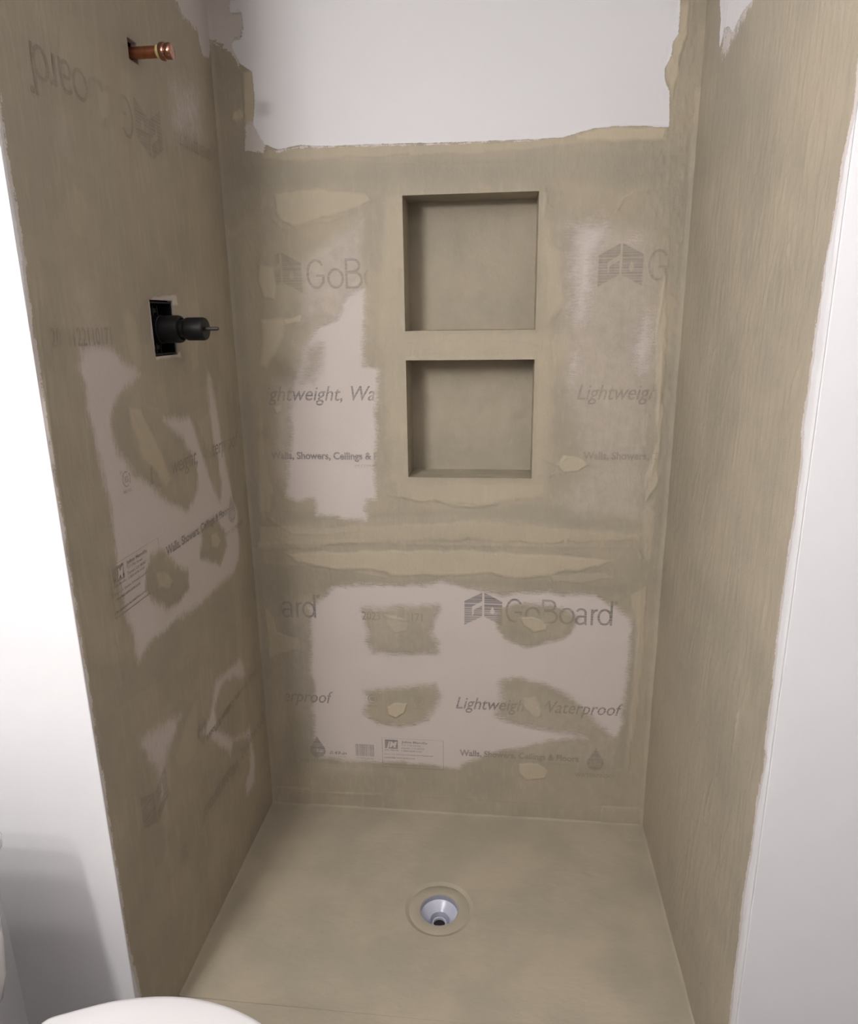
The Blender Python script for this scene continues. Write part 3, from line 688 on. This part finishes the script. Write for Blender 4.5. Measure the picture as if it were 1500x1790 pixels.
def bar_code():
    rg = random.Random(3); x = 0; parts = []
    while x < .060:
        wd = rg.choice([.0009, .0012, .002, .003]); parts.append(rect(x, .012, x+wd, .056)); x += wd+rg.choice([.0009, .0012, .0018])
    t, f = text_fit('0 11970 02196', .056, .006, 0, .0); parts.append((t+np.array([.002, .002]), f))
    return merge(parts)
def maker_box():
    wd, ht, t = .200, .108, .0013
    P_ = [rect(0, 0, wd, t*1.6), rect(0, ht-t*.6, wd, ht), rect(0, 0, t, ht), rect(wd-t, 0, wd, ht)]
    P_.append(rect(.010, .070, .052, .102))
    def T(s, x, y, w_, c, sh=0, of=.01):
        v, f = text_fit(s, w_, c, sh, of); P_.append((v+np.array([x, y]), f))
    T('Johns Manville', .064, .092, .084, .0085, 0, .03); T('717 17th Street', .064, .082, .062, .006); T('Denver, CO 80202', .064, .071, .074, .006)
    T('1-800-654-3103', .064, .061, .066, .006); T('Johns Manville', .008, .062, .046, .005, .2, .02)
    T('1/2 in x 3 ft  Durable, Lightweight and Waterproof', .006, .047, .16, .0048, .1, .02)
    T('CONFORMS WITH ASTM C1178', .006, .034, .10, .0048, 0, .03); T('Manufactured in the United States of America and printed here', .006, .010, .185, .0045, 0, .03)
    v, f, i = merge(P_)
    tx, tf = text_fit('JM', .036, .022, .25, .03); tx = tx+np.array([.013, .075]); b = len(v)
    return np.vstack([v, tx]), f+[tuple(k+b for k in q) for q in tf], np.concatenate([i, np.full(len(tx), -1.)])
def approval_mark(txt='ES'):
    v1 = ribbon(arc(.016, .022, .013, .015, 60, 300), .0026); t, f = text_fit(txt, .014, .012, 0, .02)
    t2, f2 = text_fit('PMG-1418', .030, .007, 0, .02)
    t3, f3 = text_fit('ICC', .010, .006, 0, .01)
    return merge([v1, (t+np.array([.010, .016]), f), (t2+np.array([0, -.006]), f2), (t3+np.array([-.004, .036]), f3), ribbon(arc(.016, .022, .015, .016, -40, 40, 8), .0022)])
def line_text(s, width, cap, shear=0., offset=0.):
    v, f = text_fit(s, width, cap, shear, offset); return merge([(v, f)])

PARENT = {'back': back, 'left': left}
def stamp(name, art, wall, u0, v0, rot=False, strength=1., label=None, lift=.0006, clip=None):
    v, f, ink = art; v = np.array(v); ink = np.array(ink, float)
    s = -1 if rot else 1
    U = u0+s*v[:, 0]; V_ = v0+s*v[:, 1]
    fl = fields(wall, U, V_); h = height(wall, U, V_, fl)+(.0016 if wall == 'left' else 0)
    knock = ink < 0                                     # letters left blank inside a printed block
    vis = (1-fl['thick'])*(1-np.clip(fl['cream']*1.1, 0, 1)*.9)*(1-fl['paint'])*strength
    I = np.where(knock, 0, np.clip(ink, 0, 1)*vis)
    keep = []
    for q in f:
        m_ = [I[k] for k in q]; kn = knock[q[0]]
        if not kn and max(m_) < .03: continue
        cu_, cv_ = U[list(q)], V_[list(q)]
        if wall == 'back' and (cu_.min() < .004 or cu_.max() > W-.012 or any(cu_.max() > NX0-.002 and cu_.min() < NX1+.002 and cv_.max() > a and cv_.min() < b for a, b in NZ)): continue
        if wall == 'left' and (cu_.max() > -.004 or cu_.min() < -D+.02): continue
        keep.append(q)
    used = sorted({k for q in keep for k in q}); mp = {k: i for i, k in enumerate(used)}
    if not used: return None
    P3 = to3(wall, U, V_, h+lift+knock*.0005)[used]
    at = {k: fl[k][used] for k in FIELDS[:-1]}; at['ink'] = I[used]
    o = pobj(name, P3, [tuple(mp[k] for k in q) for q in keep], M_BACK if wall == 'back' else M_LEFT, PARENT[wall], False, at)
    nrm = Vector((0, -1, 0)) if wall == 'back' else Vector((1, 0, 0))
    bm = bmesh.new(); bm.from_mesh(o.data)
    fl_ = [fc for fc in bm.faces if fc.normal.dot(nrm) < 0]
    if fl_: bmesh.ops.reverse_faces(bm, faces=fl_)
    bm.to_mesh(o.data); bm.free()
    if label: o['label'] = label
    return o
LW = lambda: line_text('Lightweight, Waterproof', .512, .043, .28, .006)
WS = lambda: line_text('Walls, Showers, Ceilings & Floors', .375, .0215, 0, .032)
# lower back board
stamp('printed_logo', house_logo(), 'back', .648, .674, label='printed grey house logo')
stamp('printed_logo', word_board(), 'back', .772, .686, label='printed board name')
stamp('printed_lettering', LW(), 'back', .622, .388)
stamp('printed_lettering', WS(), 'back', .634, .219)
stamp('printed_lettering', line_text('JM.COM-GOBOARD', .12, .008, 0, .0), 'back', .865, .203, strength=.4)
stamp('printed_drop', water_drop(), 'back', 1.033, .190, label='printed dark water drop')
stamp('printed_lettering', line_text('WATERPROOF', .130, .013, 0, .02), 'back', .998, .166, strength=.7)
stamp('printed_label', maker_box(), 'back', .382, .161, label='printed outlined address label')
stamp('printed_barcode', bar_code(), 'back', .294, .185, label='printed barcode', strength=.8)
stamp('printed_lettering', line_text('0.49-in', .056, .013, .25, .01), 'back', .208, .198)
stamp('printed_lettering', line_text('ACTUAL', .026, .005, .1, .01), 'back', .236, .188, strength=.7)
stamp('printed_drop', water_drop(), 'back', .140, .182, label='printed dark water drop')
stamp('printed_lettering', line_text('WATERPROOF', .130, .013, 0, .02), 'back', .106, .163, strength=.55)
stamp('printed_lettering', line_text('2023122110171', .187, .028, 0, .004), 'back', .334, .680, strength=.95)
stamp('printed_logo', word_board(), 'back', -.125, .680)
stamp('printed_lettering', LW(), 'back', -.283, .386)
stamp('printed_lettering', approval_mark(), 'back', .340, .385, strength=.8)
stamp('printed_lettering', approval_mark('UPC'), 'back', .490, .383, strength=.4)
# upper back board
stamp('printed_logo', house_logo(), 'back', .996, 1.645)
stamp('printed_logo', word_board(), 'back', 1.122, 1.657, strength=.8)
stamp('printed_logo', house_logo(), 'back', .092, 1.642, strength=.8)
stamp('printed_logo', word_board(), 'back', .219, 1.652)
stamp('printed_lettering', LW(), 'back', .956, 1.352, strength=.9)
stamp('printed_lettering', line_text('Lightweight, Wa', .343, .043, .28, .006), 'back', .054, 1.350)
stamp('printed_lettering', WS(), 'back', .980, 1.187, strength=.8)
stamp('printed_lettering', WS(), 'back', .082, 1.181)
stamp('printed_lettering', line_text('JM.COM-GOBOARD', .12, .008, 0, .0), 'back', .330, 1.158, strength=.6)
# left wall, middle board upright
stamp('printed_lettering', LW(), 'left', -.552, 1.230)
stamp('printed_lettering', WS(), 'left', -.522, 1.057)
stamp('printed_drop', water_drop(), 'left', -.158, 1.022)
stamp('printed_lettering', line_text('WATERPROOF', .130, .013, 0, .02), 'left', -.190, .998, strength=.8)
stamp('printed_label', maker_box(), 'left', -.752, 1.002)
stamp('printed_lettering', approval_mark(), 'left', -.664, 1.242, strength=.8)
stamp('printed_lettering', line_text('2023122110171', .187, .034, 0, .006), 'left', -.822, 1.530, strength=.8)
# left wall, upper and lower boards hung upside down
stamp('printed_logo', house_logo(), 'left', -.325, 2.014, True, .85)
stamp('printed_logo', word_board(), 'left', -.450, 2.005, True, .85)
stamp('printed_lettering', line_text('2023122110171', .187, .028, 0, .004), 'left', -.060, 1.993, True, .8)
stamp('printed_logo', house_logo(), 'left', -.640, .592, True, .8)
stamp('printed_lettering', LW(), 'left', .010, .350, True, .6)
stamp('printed_lettering', WS(), 'left', -.052, .528, True, .7)
stamp('printed_drop', water_drop(), 'left', -.415, .590, True, .5)
stamp('printed_lettering', approval_mark(), 'left', -.590, .330, True, .5)

# ------------------------------------------------------------------ copper pipe stub
py, pzz = -.412, 2.0985
cp = thing('copper_pipe', 'short capped copper pipe stub sticking out high on the left wall', 'pipe', (0, py, pzz))
lathe('pipe', [(.0112, -.06), (.0112, .0545)], M_COPPER, cp, 'x')
lathe('solder_ring', [(.0113, .050), (.0119, .0505), (.0121, .0575), (.0113, .058)], M_YELLOW, cp, 'x')
lathe('cap', [(.0116, .0565), (.0150, .0572), (.0165, .060), (.0168, .0655), (.0160, .0685), (.0142, .0695), (.0150, .072), (.0152, .078), (.0140, .0815), (.011, .0832), (.0001, .0835)], M_COPPER2, cp, 'x')
def cavity(name, rect4, depth, parent):
    y0, y1, z0, z1 = rect4; t = .0125
    V, Fc = [], []
    for (a0, a1, m_) in ((0, -t, 0),):
        V += [(0, y0, z0), (0, y1, z0), (0, y1, z1), (0, y0, z1), (-t, y0, z0), (-t, y1, z0), (-t, y1, z1), (-t, y0, z1)]
        Fc += [(0, 1, 5, 4), (1, 2, 6, 5), (2, 3, 7, 6), (3, 0, 4, 7)]
    pobj(name+'_edge', V, Fc, M_BOARDEDGE, parent, False)
    V, Fc = [], []
    g = .012
    V += [(-t, y0-g, z0-g), (-t, y1+g, z0-g), (-t, y1+g, z1+g), (-t, y0-g, z1+g), (-depth, y0-g, z0-g), (-depth, y1+g, z0-g), (-depth, y1+g, z1+g), (-depth, y0-g, z1+g)]
    Fc += [(0, 1, 5, 4), (1, 2, 6, 5), (2, 3, 7, 6), (3, 0, 4, 7), (4, 5, 6, 7)]
    pobj(name+'_cavity', V, Fc, M_VOID, parent, False)
cavity('pipe_hole', PH, .07, left); cavity('valve_hole', VH, .075, left)

# ------------------------------------------------------------------ shower valve
vy, vz = -.4115, 1.5545
va = thing('shower_valve', 'black shower valve body with thin stem in a square cutout of the left wall', 'shower valve', (0, vy, vz))
lathe('barrel', [(.030, -.045), (.030, -.010), (.0312, -.009), (.0312, -.004), (.030, -.003), (.030, .036), (.0285, .041), (.024, .043)], M_BLACK, va, 'x')
lathe('neck', [(.0215, .036), (.0215, .056)], M_BLACK, va, 'x')
lathe('cartridge_cap', [(.0205, .050), (.0242, .0545), (.0250, .058), (.0250, .092), (.0238, .0965), (.0225, .098), (.0001, .098)], M_BLACK, va, 'x')
lathe('stem', [(.0042, .096), (.0042, .124), (.0032, .127), (.0001, .1272)], M_DARKSTEEL, va, 'x', seg=24)
V, Fc = [], []
y0, y1, z0, z1 = VH[0]+.002-vy, VH[1]-.0015-vy, VH[2]+.002-vz, VH[3]-.003-vz
box(V, Fc, -.060, -.052, y0-.006, y1+.006, z0-.006, z1+.006)
for (a, b, c, d) in ((y0, y0+.004, z0, z1), (y1-.004, y1, z0, z1), (y0, y1, z0, z0+.004), (y0, y1, z1-.004, z1)):
    box(V, Fc, -.053, -.0025, a, b, c, d)
bevel(pobj('mounting_box', V, Fc, M_BLACK, va, False), .0012, 2)
V, Fc = [], []
for zz in (-.044, .036): box(V, Fc, -.040, -.020, -.012, .012, zz, zz+.010)
box(V, Fc, -.045, -.018, -.008, -.004, -.052, .052); box(V, Fc, -.045, -.018, .012, .016, -.052, .052)
bevel(pobj('bracket', V, Fc, M_BLACK, va, False), .001, 2)
for sy, sz in ((-.030, .040), (.030, -.040)):
    lathe('screw', [(.0045, -.052), (.0045, -.046), (.003, -.045), (.0001, -.045)], M_DARKSTEEL, va, 'x', (0, sy, sz), 20)

# ------------------------------------------------------------------ toilet
TY = -1.235
tl = thing('toilet', 'white toilet with closed lid beside the left wall, cropped by the frame', 'toilet', (0, TY, FLOOR_Z))
def loft(name, rings, mat, parent=tl, cap=True, sub=0):
    V = []; Fc = []; n = len(rings[0])
    for r_ in rings: V += [(x, y, z-FLOOR_Z) for x, y, z in r_]
    for i in range(len(rings)-1):
        for k in range(n):
            k2 = (k+1) % n; Fc.append((i*n+k, i*n+k2, (i+1)*n+k2, (i+1)*n+k))
    if cap: Fc.append(tuple(range(n))[::-1]); Fc.append(tuple((len(rings)-1)*n+k for k in range(n)))
    o = pobj(name, V, Fc, mat, parent)
    bm = bmesh.new(); bm.from_mesh(o.data); bmesh.ops.recalc_face_normals(bm, faces=bm.faces); bm.to_mesh(o.data); bm.free()
    md = o.modifiers.new('edge', 'EDGE_SPLIT'); md.split_angle = math.radians(50)
    return o
# lid outline: measured half-widths along its length (hinge to tip), relative to TY
LID = [(-.016, .02), (-.0145, .09), (-.0115, .112), (-.006, .1255), (.003, .1335), (.0275, .144), (.0605, .159), (.095, .1728), (.137, .1835), (.182, .1903), (.215, .1915), (.234, .1908), (.278, .1865), (.324, .176), (.371, .158), (.405, .137), (.432, .110), (.452, .075), (.462, .040), (.465, .012)]
def lid_ring(off, z, dome=0):
    pts = []
    up_ = [(x, y) for x, y in LID]
    # smooth by chord interpolation
    fine = []
    for (a, b), (c, d) in zip(up_[:-1], up_[1:]):
        for k in range(3): fine.append((a+(c-a)*k/3, b+(d-b)*k/3))
    fine.append(up_[-1])
    for _ in range(3):
        fine = [fine[0]]+[((fine[i-1][0]+2*fine[i][0]+fine[i+1][0])/4, (fine[i-1][1]+2*fine[i][1]+fine[i+1][1])/4) for i in range(1, len(fine)-1)]+[fine[-1]]
    full = fine+[(x, -y) for x, y in reversed(fine)]
    cx_ = .2; out = []
    for x, y in full:
        r = math.hypot(x-cx_, y); s = (r-off)/r
        out.append((cx_+(x-cx_)*s, y*s, z))
    return out
loft('lid', [lid_ring(.004, .404), lid_ring(0, .407), lid_ring(0, .414), lid_ring(.003, .4185), lid_ring(.010, .4205), lid_ring(.035, .4225), lid_ring(.10, .4245), lid_ring(.16, .425)], M_SEAT)
loft('seat', [lid_ring(.008, .384), lid_ring(.003, .388), lid_ring(.003, .399), lid_ring(.008, .403)], M_SEAT)
def egg(cx_, a, b, z, back=None, n=48):
    out = []
    for k in range(n):
        t = 2*math.pi*k/n; c, s = math.cos(t), math.sin(t)
        ax = a if c > 0 else (back or a)
        out.append((cx_+ax*c, b*s, z))
    return out
loft('bowl', [egg(.14, .14, .105, FLOOR_Z+.0005, .22), egg(.14, .15, .11, .02, .23), egg(.13, .13, .095, .12, .2), egg(.15, .17, .12, .22, .2), egg(.18, .235, .165, .31, .22), egg(.19, .262, .180, .36, .24), egg(.19, .265, .182, .378, .24), egg(.19, .250, .170, .382, .22)], M_PORC)
def tank_ring(x0, x1, hw, z, bow=.030, rc=.055, n=8):
    """plan: flat at the wall, bowed front with round corners"""
    p = []
    def front(y): return x1-bow*(y/hw)**2
    cxf = front(hw)-rc+.008
    p.append((x0, -hw+.01)); p.append((x0, hw-.01)); p.append((x0+.01, hw))
    for k in range(n+1):
        a = math.pi/2*(1-k/n); p.append((cxf+rc*math.cos(a), hw-rc+rc*math.sin(a)))
    for k in range(1, 10):
        y = (hw-rc)*(1-k/5); p.append((front(y)+.0, y))
    for k in range(n+1):
        a = -math.pi/2*(k/n); p.append((cxf+rc*math.cos(a), -hw+rc+rc*math.sin(a)))
    p.append((x0+.01, -hw))
    return [(x, y, z) for x, y in p]
TB = dict(bow=.008, rc=.028)
loft('tank', [tank_ring(-.25, -.150, .160, .372, **TB), tank_ring(-.255, -.132, .174, .378, **TB), tank_ring(-.257, -.116, .187, .40, **TB), tank_ring(-.257, -.106, .195, .45, **TB), tank_ring(-.257, -.102, .199, .52, **TB), tank_ring(-.257, -.099, .2, .60, **TB), tank_ring(-.257, -.097, .201, .690, **TB), tank_ring(-.256, -.099, .199, .697, **TB)], M_PORC)
loft('tank_lid', [tank_ring(-.258, -.088, .208, .699, **TB), tank_ring(-.258, -.080, .213, .706, **TB), tank_ring(-.258, -.079, .214, .722, **TB), tank_ring(-.256, -.085, .209, .731, **TB), tank_ring(-.250, -.098, .197, .735, **TB)], M_PORC)
lathe('flush_button', [(.024, 0), (.024, .005), (.021, .007), (.0001, .007)], M_CHROME, tl, 'z', (-.17, 0, .735-FLOOR_Z), 32)
for sy in (-.07, .07):
    V, Fc = [], []; box(V, Fc, -.040, .002, sy-.018, sy+.018, .380-FLOOR_Z, .405-FLOOR_Z)
    bevel(pobj('hinge', V, Fc, M_SEAT, tl, False), .006, 3)
